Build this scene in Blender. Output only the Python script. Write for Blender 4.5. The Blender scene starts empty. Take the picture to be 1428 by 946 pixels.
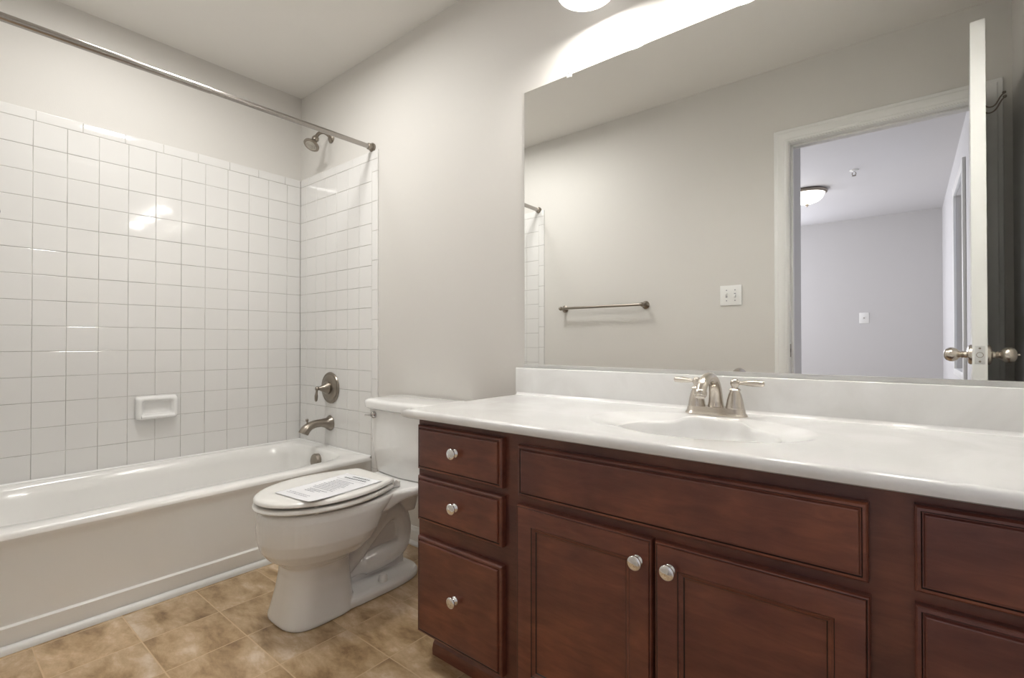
import bpy, bmesh, math, random
from mathutils import Vector, Matrix
random.seed(7)
PI = math.pi
SC = bpy.context.scene
COL = SC.collection

# ------------------------------------------------------------------ camera, world, lights, exposure
cam_d = bpy.data.cameras.new('camera'); cam = bpy.data.objects.new('camera', cam_d); COL.objects.link(cam)
cam.location = (2.8946, -1.5062, 0.9511)
cam.rotation_euler = (PI/2 + 0.00796, 0.0, 0.68189)
cam_d.sensor_width = 36.0; cam_d.sensor_fit = 'HORIZONTAL'
cam_d.lens = 679.56 / 1428.0 * 36.0
cam_d.clip_start = 0.01; cam_d.clip_end = 100
SC.camera = cam
SC.view_settings.view_transform = 'Standard'; SC.view_settings.look = 'None'
SC.view_settings.gamma = 1.0; SC.view_settings.use_curve_mapping = False
SC.view_settings.exposure = 0.86

w = bpy.data.worlds.new('World'); SC.world = w; w.use_nodes = True
wb = w.node_tree.nodes['Background']
wb.inputs[0].default_value = (0.72, 0.78, 1.0, 1); wb.inputs[1].default_value = 0.9

def light(name, typ, loc, power, color=(1, 1, 1), size=0.1, rot=(0, 0, 0), size_y=None, spread=None):
    d = bpy.data.lights.new(name, typ); d.energy = power; d.color = color
    if typ == 'POINT': d.shadow_soft_size = size
    if typ == 'AREA':
        d.size = size
        if not size_y: d.shape = 'DISK'
        if size_y: d.shape = 'RECTANGLE'; d.size_y = size_y
        if spread: d.spread = spread
    o = bpy.data.objects.new(name, d); COL.objects.link(o); o.location = loc; o.rotation_euler = rot
    return o
LX = (2.10, 2.49, 2.88); LY = -0.150; LZ = 2.115
WARM = (1.0, 0.975, 0.94)
for lx in LX:
    light('vanity_bulb_light', 'POINT', (lx, LY, LZ - 0.005), 3.6, WARM, 0.035)
# fill lamps added out of view to even out the bathroom light; housings further down
light('room_fill_light', 'AREA', (0.95, -0.74, 2.40), 7.0, (1.0, 0.985, 0.96), 0.25)
light('tub_fill_light', 'AREA', (0.55, -1.0, 2.44), 2.0, (1.0, 0.985, 0.96), 0.15)
# area lamps added in the unseen part of the bedroom as daylight fill
light('bedroom_fill', 'AREA', (0.30, -3.9, 1.40), 24.0, (0.97, 0.96, 1.0), 1.3, (0, -PI/2, 0), 1.3)

light('bedroom_fill', 'AREA', (1.15, -5.60, 1.45), 24.0, (0.86, 0.88, 1.0), 0.9, (PI/2, 0, math.radians(-20)), 1.3)  # added fill, aimed through the doorway into the bathroom

# ------------------------------------------------------------------ materials
def mat(name):
    m = bpy.data.materials.new(name); m.use_nodes = True
    return m, m.node_tree.nodes, m.node_tree.links, m.node_tree.nodes['Principled BSDF']
def simple(name, col, rough=0.5, metal=0.0, noise=0.0, nscale=6.0, bump=0.0, bscale=200.0, coat=0.0, spec=None):
    m, n, l, b = mat(name)
    b.inputs['Roughness'].default_value = rough; b.inputs['Metallic'].default_value = metal
    b.inputs['Base Color'].default_value = (*col, 1)
    if coat: b.inputs['Coat Weight'].default_value = coat; b.inputs['Coat Roughness'].default_value = 0.05
    if spec is not None: b.inputs['Specular IOR Level'].default_value = spec
    tc = n.new('ShaderNodeTexCoord')
    if noise:
        t = n.new('ShaderNodeTexNoise'); t.inputs['Scale'].default_value = nscale; t.inputs['Detail'].default_value = 4
        l.new(tc.outputs['Object'], t.inputs['Vector'])
        r = n.new('ShaderNodeMixRGB'); r.blend_type = 'MIX'
        r.inputs[1].default_value = (*[c*(1-noise) for c in col], 1); r.inputs[2].default_value = (*[min(1, c*(1+noise)) for c in col], 1)
        l.new(t.outputs['Fac'], r.inputs[0]); l.new(r.outputs[0], b.inputs['Base Color'])
    if bump:
        t2 = n.new('ShaderNodeTexNoise'); t2.inputs['Scale'].default_value = bscale; t2.inputs['Detail'].default_value = 2
        l.new(tc.outputs['Object'], t2.inputs['Vector'])
        bp = n.new('ShaderNodeBump'); bp.inputs['Strength'].default_value = bump; bp.inputs['Distance'].default_value = 0.002
        l.new(t2.outputs['Fac'], bp.inputs['Height']); l.new(bp.outputs[0], b.inputs['Normal'])
    return m

M = {}
M['paint'] = simple('wall_paint', (0.665, 0.645, 0.61), 0.62, noise=0.015, nscale=1.5, bump=0.12, bscale=260)
M['paint_bed'] = simple('bedroom_paint', (0.60, 0.59, 0.59), 0.7, noise=0.01, bump=0.1)
M['ceil'] = simple('ceiling_paint', (0.79, 0.77, 0.73), 0.75, noise=0.01, bump=0.12, bscale=180)
M['trim'] = simple('trim_paint', (0.80, 0.80, 0.78), 0.32, noise=0.01)
M['porcelain'] = simple('porcelain', (0.87, 0.865, 0.85), 0.12, noise=0.01, nscale=3, coat=0.5)
M['seat'] = simple('seat_enamel', (0.86, 0.845, 0.81), 0.22, noise=0.01, coat=0.2)
M['tub'] = simple('tub_enamel', (0.86, 0.85, 0.825), 0.16, noise=0.02, nscale=2, coat=0.4)
M['tile'] = simple('glazed_tile', (0.76, 0.75, 0.73), 0.075, noise=0.02, nscale=5, bump=0.05, bscale=16, coat=0.3)
M['nickel'] = simple('brushed_nickel', (0.60, 0.55, 0.49), 0.27, 1.0, noise=0.06, nscale=40)
M['bronze'] = simple('dark_satin_nickel', (0.30, 0.265, 0.225), 0.30, 1.0, noise=0.10, nscale=30)
M['chrome'] = simple('chrome', (0.86, 0.86, 0.87), 0.06, 1.0)
M['darkened_chrome'] = simple('shaded_chrome', (0.52, 0.51, 0.50), 0.12, 1.0)  # chrome with its dark reflections put into the base colour
M['rod'] = simple('rod_nickel', (0.40, 0.375, 0.35), 0.24, 1.0)
M['alu'] = simple('satin_aluminium', (0.66, 0.66, 0.65), 0.42, 0.6)
M['black'] = simple('black_gap', (0.02, 0.018, 0.016), 0.6)
M['plastic'] = simple('white_plastic', (0.82, 0.82, 0.80), 0.35)
M['paper'] = simple('white_paper', (0.84, 0.84, 0.86), 0.7)
M['ink'] = simple('black_ink', (0.10, 0.11, 0.12), 0.8)
M['ink_light'] = simple('grey_ink', (0.30, 0.30, 0.33), 0.8)
M['carpet'] = simple('carpet', (0.40, 0.36, 0.31), 0.95, noise=0.1, nscale=80)
M['rubber'] = simple('dark_nozzle', (0.44, 0.41, 0.36), 0.4)

def grout():
    m, n, l, b = mat('tile_grout')
    tc = n.new('ShaderNodeTexCoord'); t = n.new('ShaderNodeTexNoise'); t.inputs['Scale'].default_value = 7
    l.new(tc.outputs['Object'], t.inputs['Vector'])
    r = n.new('ShaderNodeValToRGB'); r.color_ramp.elements[0].position = 0.35; r.color_ramp.elements[1].position = 0.62
    r.color_ramp.elements[0].color = (0.30, 0.28, 0.25, 1); r.color_ramp.elements[1].color = (0.62, 0.60, 0.565, 1)
    l.new(t.outputs['Fac'], r.inputs[0]); l.new(r.outputs[0], b.inputs['Base Color']); b.inputs['Roughness'].default_value = 0.8
    return m
M['grout'] = grout()

def mirror_mat():
    m, n, l, b = mat('mirror_silver')
    b.inputs['Metallic'].default_value = 1; b.inputs['Roughness'].default_value = 0.0
    b.inputs['Base Color'].default_value = (0.925, 0.932, 0.922, 1)
    return m
M['mirror'] = mirror_mat()

def wood(name, dark=1.0):
    m, n, l, b = mat(name)
    tc = n.new('ShaderNodeTexCoord')
    mp = n.new('ShaderNodeMapping'); mp.inputs['Scale'].default_value = (1.3, 4, 6.0)
    l.new(tc.outputs['Object'], mp.inputs[0])
    t = n.new('ShaderNodeTexNoise'); t.inputs['Scale'].default_value = 9; t.inputs['Detail'].default_value = 8; t.inputs['Roughness'].default_value = 0.6
    t.inputs['Distortion'].default_value = 0.6
    l.new(mp.outputs[0], t.inputs['Vector'])
    r = n.new('ShaderNodeValToRGB'); r.color_ramp.elements[0].position = 0.28; r.color_ramp.elements[1].position = 0.74
    r.color_ramp.elements[0].color = (0.120*dark, 0.034*dark, 0.022*dark, 1)
    r.color_ramp.elements[1].color = (0.205*dark, 0.068*dark, 0.041*dark, 1)
    l.new(t.outputs['Fac'], r.inputs[0])
    # broad stain blotches of the cherry finish
    t2 = n.new('ShaderNodeTexNoise'); t2.inputs['Scale'].default_value = 5.0; t2.inputs['Detail'].default_value = 3
    l.new(tc.outputs['Object'], t2.inputs['Vector'])
    r2 = n.new('ShaderNodeValToRGB'); r2.color_ramp.elements[0].position = 0.35; r2.color_ramp.elements[1].position = 0.68
    r2.color_ramp.elements[0].color = (0.66, 0.60, 0.74, 1); r2.color_ramp.elements[1].color = (1.35, 1.35, 1.15, 1)
    l.new(t2.outputs['Fac'], r2.inputs[0])
    mx = n.new('ShaderNodeMixRGB'); mx.blend_type = 'MULTIPLY'; mx.inputs[0].default_value = 1
    l.new(r.outputs[0], mx.inputs[1]); l.new(r2.outputs[0], mx.inputs[2]); l.new(mx.outputs[0], b.inputs['Base Color'])
    b.inputs['Roughness'].default_value = 0.33; b.inputs['Coat Weight'].default_value = 0.25; b.inputs['Coat Roughness'].default_value = 0.2
    bp = n.new('ShaderNodeBump'); bp.inputs['Strength'].default_value = 0.06; bp.inputs['Distance'].default_value = 0.001
    l.new(t.outputs['Fac'], bp.inputs['Height']); l.new(bp.outputs[0], b.inputs['Normal'])
    return m
M['wood'] = wood('cherry_stained_maple'); M['glaze'] = simple('dark_glaze', (0.018, 0.008, 0.006), 0.35)
M['wood_edge'] = wood('cherry_edge', 0.85)

def marble():
    m, n, l, b = mat('cultured_marble')
    tc = n.new('ShaderNodeTexCoord'); t = n.new('ShaderNodeTexNoise'); t.inputs['Scale'].default_value = 3.2; t.inputs['Detail'].default_value = 6
    t.inputs['Distortion'].default_value = 1.8; l.new(tc.outputs['Object'], t.inputs['Vector'])
    r = n.new('ShaderNodeValToRGB'); r.color_ramp.elements[0].position = 0.40; r.color_ramp.elements[1].position = 0.62
    r.color_ramp.elements[0].color = (0.79, 0.785, 0.77, 1); r.color_ramp.elements[1].color = (0.86, 0.86, 0.85, 1)
    l.new(t.outputs['Fac'], r.inputs[0]); l.new(r.outputs[0], b.inputs['Base Color'])
    b.inputs['Roughness'].default_value = 0.14; b.inputs['Coat Weight'].default_value = 0.3
    return m
M['marble'] = marble()

def floor_mat():
    m, n, l, b = mat('beige_floor_tile')
    P = 0.2245; G = 0.0032
    tc = n.new('ShaderNodeTexCoord'); sp = n.new('ShaderNodeSeparateXYZ'); l.new(tc.outputs['Object'], sp.inputs[0])
    def mth(op, a, b2=None):
        k = n.new('ShaderNodeMath'); k.operation = op
        for i, v in enumerate((a, b2)):
            if v is None: continue
            if isinstance(v, (int, float)): k.inputs[i].default_value = v
            else: l.new(v, k.inputs[i])
        return k.outputs[0]
    ids = []; lines = []
    for ax, off in (('X', 1.0-0.2245*6), ('Y', -0.8145-0.2245*10)):
        u = mth('DIVIDE', mth('SUBTRACT', sp.outputs[ax], off), P)
        ids.append(mth('FLOOR', u)); fr = mth('FRACT', u)
        e = mth('MINIMUM', fr, mth('SUBTRACT', 1.0, fr)); lines.append(mth('MULTIPLY', e, P))
    d = mth('MINIMUM', lines[0], lines[1])
    g = n.new('ShaderNodeMapRange'); g.inputs['From Min'].default_value = G*0.35; g.inputs['From Max'].default_value = G*0.85
    l.new(d, g.inputs['Value'])
    cid = n.new('ShaderNodeCombineXYZ'); l.new(ids[0], cid.inputs[0]); l.new(ids[1], cid.inputs[1])
    wn = n.new('ShaderNodeTexWhiteNoise'); wn.noise_dimensions = '3D'; l.new(cid.outputs[0], wn.inputs['Vector'])
    # each tile shows its own patch of the stone pattern
    va = n.new('ShaderNodeVectorMath'); va.operation = 'MULTIPLY_ADD'; l.new(wn.outputs['Color'], va.inputs[0]); va.inputs[1].default_value = (7, 7, 7)
    l.new(tc.outputs['Object'], va.inputs[2])
    mp = n.new('ShaderNodeMapping'); mp.inputs['Rotation'].default_value = (0, 0, 0.5); mp.inputs['Scale'].default_value = (1.0, 2.0, 1.0); l.new(va.outputs[0], mp.inputs[0])
    t = n.new('ShaderNodeTexNoise'); t.inputs['Scale'].default_value = 6.0; t.inputs['Detail'].default_value = 10; t.inputs['Roughness'].default_value = 0.66; t.inputs['Distortion'].default_value = 0.25
    l.new(mp.outputs[0], t.inputs['Vector'])
    r = n.new('ShaderNodeValToRGB'); cr = r.color_ramp
    cr.elements[0].position = 0.34; cr.elements[0].color = (0.24, 0.145, 0.070, 1)
    cr.elements[1].position = 0.68; cr.elements[1].color = (0.72, 0.60, 0.47, 1)
    e = cr.elements.new(0.46); e.color = (0.43, 0.295, 0.160, 1)
    e = cr.elements.new(0.56); e.color = (0.55, 0.40, 0.245, 1)
    l.new(t.outputs['Fac'], r.inputs[0])
    hv = n.new('ShaderNodeHueSaturation'); l.new(r.outputs[0], hv.inputs['Color'])
    vr = n.new('ShaderNodeMapRange'); vr.inputs['To Min'].default_value = 0.90; vr.inputs['To Max'].default_value = 1.08; l.new(wn.outputs['Value'], vr.inputs['Value']); l.new(vr.outputs[0], hv.inputs['Value'])
    mx = n.new('ShaderNodeMixRGB'); mx.inputs[1].default_value = (0.60, 0.44, 0.27, 1); l.new(g.outputs[0], mx.inputs[0]); l.new(hv.outputs[0], mx.inputs[2])
    l.new(mx.outputs[0], b.inputs['Base Color']); b.inputs['Roughness'].default_value = 0.30
    ad = mth('ADD', mth('MULTIPLY', g.outputs[0], 1.0), mth('MULTIPLY', t.outputs['Fac'], 0.35))
    bp = n.new('ShaderNodeBump'); bp.inputs['Strength'].default_value = 0.35; bp.inputs['Distance'].default_value = 0.0012
    l.new(ad, bp.inputs['Height']); l.new(bp.outputs[0], b.inputs['Normal'])
    return m
M['floor'] = floor_mat()

def glow(name, col, strength, base=(0.9, 0.9, 0.88)):
    m, n, l, b = mat(name)
    b.inputs['Base Color'].default_value = (*base, 1); b.inputs['Roughness'].default_value = 0.3
    b.inputs['Emission Color'].default_value = (*col, 1); b.inputs['Emission Strength'].default_value = strength
    return m
M['shade'] = glow('frosted_glass_lit', (1.0, 0.98, 0.95), 0.45)
M['bulb'] = glow('lamp_bulb_lit', (1.0, 0.95, 0.86), 9.0)
M['dome'] = glow('bedroom_dome_lit', (1.0, 0.96, 0.90), 3.0)
def glass():
    m, n, l, b = mat('window_glass')
    b.inputs['Transmission Weight'].default_value = 1; b.inputs['Roughness'].default_value = 0.0; b.inputs['IOR'].default_value = 1.05
    return m
M['glass'] = glass()

# ------------------------------------------------------------------ mesh helpers
def smooth_by_angle(me, deg=35):
    for p in me.polygons: p.use_smooth = True
    try: me.set_sharp_from_angle(angle=math.radians(deg))
    except Exception: pass
def finish(name, bm, mats, parent=None, smooth=35, label=None, fix=True):
    if fix:
        bmesh.ops.recalc_face_normals(bm, faces=bm.faces)
    me = bpy.data.meshes.new(name); bm.to_mesh(me); bm.free()
    for k in (mats if isinstance(mats, (list, tuple)) else [mats]): me.materials.append(M[k])
    if smooth: smooth_by_angle(me, smooth)
    o = bpy.data.objects.new(name, me); COL.objects.link(o)
    if parent is not None: o.parent = parent
    if label: o['label'] = label
    return o
def thing(name, label, cat, loc=(0, 0, 0), group=None):
    o = bpy.data.objects.new(name, None); COL.objects.link(o); o.location = loc; o.empty_display_size = 0.05
    o['label'] = label; o['category'] = cat
    if group: o['group'] = group
    return o
def tag(o, label, cat, group=None):
    o['label'] = label; o['category'] = cat
    if group: o['group'] = group
    return o
def structure(o, label, cat):
    o['kind'] = 'structure'; o['label'] = label; o['category'] = cat
    return o
def anchor(name, label, cat, loc=(0, 0, 0)):
    o = thing(name, label, cat, loc); o['kind'] = 'structure'; return o

def box(bm, x0, x1, y0, y1, z0, z1, bev=0.0, seg=2, mi=0):
    r = bmesh.ops.create_cube(bm, size=1)
    vs = r['verts']
    for v in vs:
        v.co = Vector(((x0+x1)/2 + v.co.x*(x1-x0), (y0+y1)/2 + v.co.y*(y1-y0), (z0+z1)/2 + v.co.z*(z1-z0)))
    fs = list({f for v in vs for f in v.link_faces})
    for f in fs: f.material_index = mi
    if bev > 0:
        es = list({e for v in vs for e in v.link_edges})
        bmesh.ops.bevel(bm, geom=es, offset=bev, segments=seg, profile=0.5, affect='EDGES', clamp_overlap=True)
    return bm
def loft(bm, rings, cap0=True, cap1=True, closed=True, mi=0, mis=None):
    vr = [[bm.verts.new(p) for p in r] for r in rings]
    n = len(vr[0])
    for i in range(len(vr)-1):
        a, b = vr[i], vr[i+1]
        for j in range(n if closed else n-1):
            k = (j+1) % n
            try:
                f = bm.faces.new((a[j], a[k], b[k], b[j])); f.material_index = mis[i] if mis else mi
            except ValueError: pass
    if cap0 and closed:
        f = bm.faces.new(list(reversed(vr[0]))); f.material_index = mi
    if cap1 and closed:
        f = bm.faces.new(vr[-1]); f.material_index = mis[-1] if mis else mi
    return vr
def lathe(bm, prof, origin=(0, 0, 0), axis=(0, 0, 1), n=32, mi=0, cap0=True, cap1=True):
    """prof: list of (radius, distance along axis)"""
    q = Vector((0, 0, 1)).rotation_difference(Vector(axis).normalized()).to_matrix()
    o = Vector(origin)
    rings = [[o + q @ Vector((max(r, 1e-5)*math.cos(2*PI*k/n), max(r, 1e-5)*math.sin(2*PI*k/n), h)) for k in range(n)] for r, h in prof]
    return loft(bm, rings, cap0, cap1, mi=mi)
def cr_spline(pts, rad, sub=6):
    P_ = [Vector(p) for p in pts]; out = []; ro = []
    n = len(P_)
    for i in range(n-1):
        p0 = P_[max(i-1, 0)]; p1 = P_[i]; p2 = P_[i+1]; p3 = P_[min(i+2, n-1)]
        for s in range(sub):
            t = s/sub
            out.append(0.5*((2*p1)+(-p0+p2)*t+(2*p0-5*p1+4*p2-p3)*t*t+(-p0+3*p1-3*p2+p3)*t**3))
            ro.append(rad[i]*(1-t)+rad[i+1]*t)
    out.append(P_[-1]); ro.append(rad[-1])
    return out, ro
def tube(bm, pts, rad, n=16, sub=6, cap=True, mi=0, flat=None):
    if not isinstance(rad, (list, tuple)): rad = [rad]*len(pts)
    pts, rad = cr_spline(pts, rad, sub) if sub > 1 else ([Vector(p) for p in pts], rad)
    rings = []; up = None
    for i, p in enumerate(pts):
        t = (pts[min(i+1, len(pts)-1)] - pts[max(i-1, 0)]).normalized()
        if up is None:
            up = Vector((1, 0, 0)) if abs(t.x) < 0.9 else Vector((0, 0, 1))
        a = (up - t*up.dot(t)).normalized(); up = a; b = t.cross(a)
        fa = flat if flat else 1.0
        rings.append([p + a*(rad[i]*fa*math.cos(2*PI*k/n)) + b*(rad[i]*math.sin(2*PI*k/n)) for k in range(n)])
    return loft(bm, rings, cap, cap, mi=mi)
def rrect(x0, x1, y0, y1, r, z, per=8):
    """rounded rectangle as a ring of points in plan"""
    out = []
    for cx, cy, a0 in ((x1-r, y1-r, 0), (x0+r, y1-r, PI/2), (x0+r, y0+r, PI), (x1-r, y0+r, 1.5*PI)):
        for k in range(per+1):
            a = a0 + (PI/2)*k/per
            out.append(Vector((cx + r*math.cos(a), cy + r*math.sin(a), z)))
    return out
def new(): return bmesh.new()
def copy_tree(o, parent=None, dx=(0, 0, 0)):
    c = o.copy(); COL.objects.link(c); c.parent = parent
    for ch in list(o.children): copy_tree(ch, c)
    return c

# ------------------------------------------------------------------ dimensions
W = 1.483; RX = 3.25; H = 2.455
TUBW = 0.745; TUBH = 0.365; P = 0.1095; TT = 0.008
CX = 2.4925                                        # centre of the vanity

# ------------------------------------------------------------------ the bathroom shell
b = new(); box(b, -0.1, RX+0.1, -1.60, 0.1, -0.08, 0.0); structure(finish('floor', b, 'floor', smooth=0), 'beige stone-look square tile floor of the bathroom with light grout lines', 'floor')
b = new(); box(b, -0.1, RX+0.1, -1.60, 0.1, H, H+0.08); structure(finish('ceiling', b, 'ceil', smooth=0), 'plain pale ceiling above the bathtub and vanity', 'ceiling')
b = new(); box(b, -0.1, RX+0.1, 0.0, 0.1, 0.0, H); wall_mirror_side = structure(finish('wall_back', b, 'paint', smooth=0), 'warm light grey wall behind the toilet and the vanity mirror', 'wall')
b = new(); box(b, -0.1, 0.0, -W, 0.0, 0.0, H); wall_left = structure(finish('wall_left', b, 'paint', smooth=0), 'grey painted wall along the tub, tiled white below', 'wall')
b = new(); box(b, RX, RX+0.1, -1.60, 0.0, 0.0, H); structure(finish('wall_right', b, 'paint', smooth=0), 'light grey wall at the right end of the vanity', 'wall')
OX0, OX1, OZ = 2.403, 3.150, 2.031                 # the door opening
b = new(); box(b, -0.1, OX0-0.012, -1.60, -W, 0, H); box(b, OX1+0.012, RX, -1.60, -W, 0, H); box(b, OX0-0.012, OX1+0.012, -1.60, -W, OZ+0.012, H)
wall_front = structure(finish('wall_front', b, 'paint', smooth=0), 'grey wall with the doorway, towel bar and switches, seen in the mirror', 'wall')

# ------------------------------------------------------------------ white wall tile
def tile_panel(name, origin, U, V, N, us, vs, parent, label, bull_top, u_end=None, side=None):
    """us / vs: joint positions along U / V. tiles stand TT proud of the wall, pillowed at the edge"""
    o = Vector(origin); U, V, N = Vector(U), Vector(V), Vector(N); b = new()
    def one(u0, u1, v0, v1, tilt=0.0003, nose=None):
        g = 0.0007; e = 0.0017
        u0 += g; u1 -= g; v0 += g; v1 -= g
        ta = [random.uniform(-tilt, tilt) for _ in range(3)]
        def pt(u, v, h):
            s = (u-(u0+u1)/2)/max(u1-u0, 1e-6)*ta[0] + (v-(v0+v1)/2)/max(v1-v0, 1e-6)*ta[1]
            return o + U*u + V*v + N*(h+s*(1 if h > TT*0.4 else 0))
        lv = [(0.0, 0.0002), (0.0, TT-0.0018), (e*0.35, TT-0.0006), (e, TT)]
        rings = []
        for ins, h in lv:
            a, c, d_, f_ = u0+ins, u1-ins, v0+ins, v1-ins
            if nose == 'v': f_ = v1 - ins*3.0
            if nose == 'u': c = u1 - ins*3.0
            rings.append([pt(a, d_, h), pt(c, d_, h), pt(c, f_, h), pt(a, f_, h)])
        loft(b, rings, False, True)
    for i in range(len(us)-1):
        for j in range(len(vs)-1):
            one(us[i], us[i+1], vs[j], vs[j+1])
    ub = us[0]; vt = vs[-1]; end = side[1] if side else us[-1]
    x = ub
    L = 0.1535; first = True
    while x < end - 0.003:
        x2 = min(x + (L*0.62 if first else L), end); first = False
        one(x, x2, vt, vt+bull_top, nose='v'); x = x2
    if side:
        z = side[2]
        while z < vt - 0.003:
            z2 = min(z+0.1530, vt); one(side[0], side[1], z, z2, nose='u'); z = z2
    ob = finish(name, b, 'tile', None, smooth=40, fix=False)
    # make normals face the room
    me = ob.data
    bmx = bmesh.new(); bmx.from_mesh(me)
    for f in bmx.faces:
        if f.normal.dot(N) < -0.01: f.normal_flip()
    bmx.to_mesh(me); bmx.free(); smooth_by_angle(me, 14)
    ob.parent = parent; ob['label'] = label
    b = new()
    ue = side[1]-0.001 if side else us[-1]
    def slab(u0, u1, v0, v1):
        c = [o+U*u+V*v+N*h for h in (0.0, 0.0058) for u, v in ((u0, v0), (u1, v0), (u1, v1), (u0, v1))]
        vs_ = [b.verts.new(p) for p in c]
        for f in ((0, 3, 2, 1), (4, 5, 6, 7), (0, 1, 5, 4), (1, 2, 6, 5), (2, 3, 7, 6), (3, 0, 4, 7)): b.faces.new([vs_[k] for k in f])
    slab(us[0], us[-1] if side else ue, vs[0], vt+bull_top-0.001)
    if side: slab(us[-1]+0.0002, ue, side[2], vt+bull_top-0.001)
    gp = finish('grout', b, 'grout', None, smooth=0); gp.parent = ob
    return ob
zs = [TUBH + 0.002 + k*P for k in range(15)]
ys = [0.0078, 0.0907] + [0.0907+k*P for k in range(1, 13)]; ys = [y for y in ys if y < W-0.02] + [W-0.0085]
tile_panel('tile_panel', (0, 0, 0), (0, -1, 0), (0, 0, 1), (1, 0, 0), ys, zs, wall_left, 'white glossy square tiles on the long tub wall', 0.046)
xs = [0.0078, 0.082, 0.1915, 0.301, 0.41, 0.52, 0.63, 0.742]
tile_panel('tile_panel', (0, 0, 0), (1, 0, 0), (0, 0, 1), (0, -1, 0), xs, zs, wall_mirror_side, 'white glossy square tiles around the shower valve', 0.046, side=(0.742, 0.792, 0.0))
tile_panel('tile_panel', (0, -W, 0), (1, 0, 0), (0, 0, 1), (0, 1, 0), xs, zs, wall_front, 'white square tiles at the foot end of the tub', 0.046, side=(0.742, 0.792, 0.0))

# ------------------------------------------------------------------ baseboards, trim
def prof_strip(bm, prof, a, bb, outdir, mi=0):
    """extrude a (out, height) profile from point a to point bb"""
    a, bb, od = Vector(a), Vector(bb), Vector(outdir)
    rings = [[p + od*o_ + Vector((0, 0, h)) for o_, h in prof] for p in (a, bb)]
    loft(bm, rings, True, True, mi=mi)
BASE = [(0.0, 0.0), (0.020, 0.0), (0.020, 0.008), (0.014, 0.018), (0.0115, 0.020), (0.0115, 0.062), (0.009, 0.070), (0.006, 0.076), (0.005, 0.083), (0.0, 0.084)]
b = new(); prof_strip(b, BASE, (0.7925, 0, 0.0005), (1.7405, 0, 0.0005), (0, -1, 0)); structure(finish('baseboard_back', b, 'trim', smooth=30), 'white baseboard behind the toilet', 'baseboard')
b = new(); prof_strip(b, BASE, (0.7925, -W, 0.0005), (OX0-0.075, -W, 0.0005), (0, 1, 0)); structure(finish('baseboard_front', b, 'trim', smooth=30), 'white baseboard on the wall with the doorway', 'baseboard')
# quarter-round along the tub
b = new(); q = [(0, 0), (0.018, 0)] + [(0.018*math.cos(a), 0.018*math.sin(a)+0.001) for a in [PI/2*k/5 for k in range(1, 6)]]
prof_strip(b, [(o_, h*1.15) for o_, h in q], (TUBW+0.001, -W+0.002, 0.0005), (TUBW+0.001, -0.009, 0.0005), (1, 0, 0)); structure(finish('trim_1', b, 'trim', smooth=30), 'white quarter-round strip along the foot of the bathtub', 'trim')

# door casing in the bathroom
def casing(name, x0, x1, zt, yw, out, wd, label):
    """profiled casing around an opening; x0, x1, zt are the inner edges"""
    pr = [(0.0, 0.0), (0.0, 0.009), (0.010, 0.012), (0.014, 0.010), (0.020, 0.012), (0.036, 0.017), (0.046, 0.017), (0.050, 0.014), (wd-0.003, 0.014), (wd, 0.011), (wd, 0.0)]
    b = new(); rings = []
    for (sx, sz, x, z) in ((-1, 0, x0, 0.0), (-1, 1, x0, zt), (1, 1, x1, zt), (1, 0, x1, 0.0)):
        rings.append([Vector((x + sx*p, yw + out*t, z + sz*p)) for p, t in pr])
    loft(b, rings, True, True)
    return structure(finish(name, b, 'trim', smooth=25), label, 'door casing')
casing('trim_2', OX0-0.005, OX1+0.005, OZ+0.005, -W, 1, 0.066, 'white moulded casing around the doorway, seen in the mirror')
casing('trim_3', OX0-0.005, OX1+0.005, OZ+0.005, -1.60, -1, 0.066, 'white casing on the bedroom side of the doorway')
b = new()
box(b, OX0-0.012, OX0, -1.602, -W+0.002, 0, OZ+0.012); box(b, OX1, OX1+0.012, -1.602, -W+0.002, 0, OZ+0.012); box(b, OX0, OX1, -1.602, -W+0.002, OZ, OZ+0.012)
box(b, OX0, OX0+0.011, -1.56, -1.525, 0, OZ, 0.002); box(b, OX1-0.011, OX1, -1.56, -1.525, 0, OZ, 0.002); box(b, OX0+0.011, OX1-0.011, -1.56, -1.525, OZ-0.011, OZ, 0.002)
jamb = structure(finish('trim_4', b, 'trim', smooth=30), 'white door jamb with stop lining the doorway', 'door jamb')
b = new(); box(b, OX0, OX0+0.0015, -1.512, -1.486, 0.875, 0.945, 0.0005); box(b, OX0+0.0005, OX0+0.002, -1.505, -1.493, 0.90, 0.92, mi=1)
finish('strike_plate', b, ['bronze', 'black'], jamb, label='dark metal strike plate')

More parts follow.
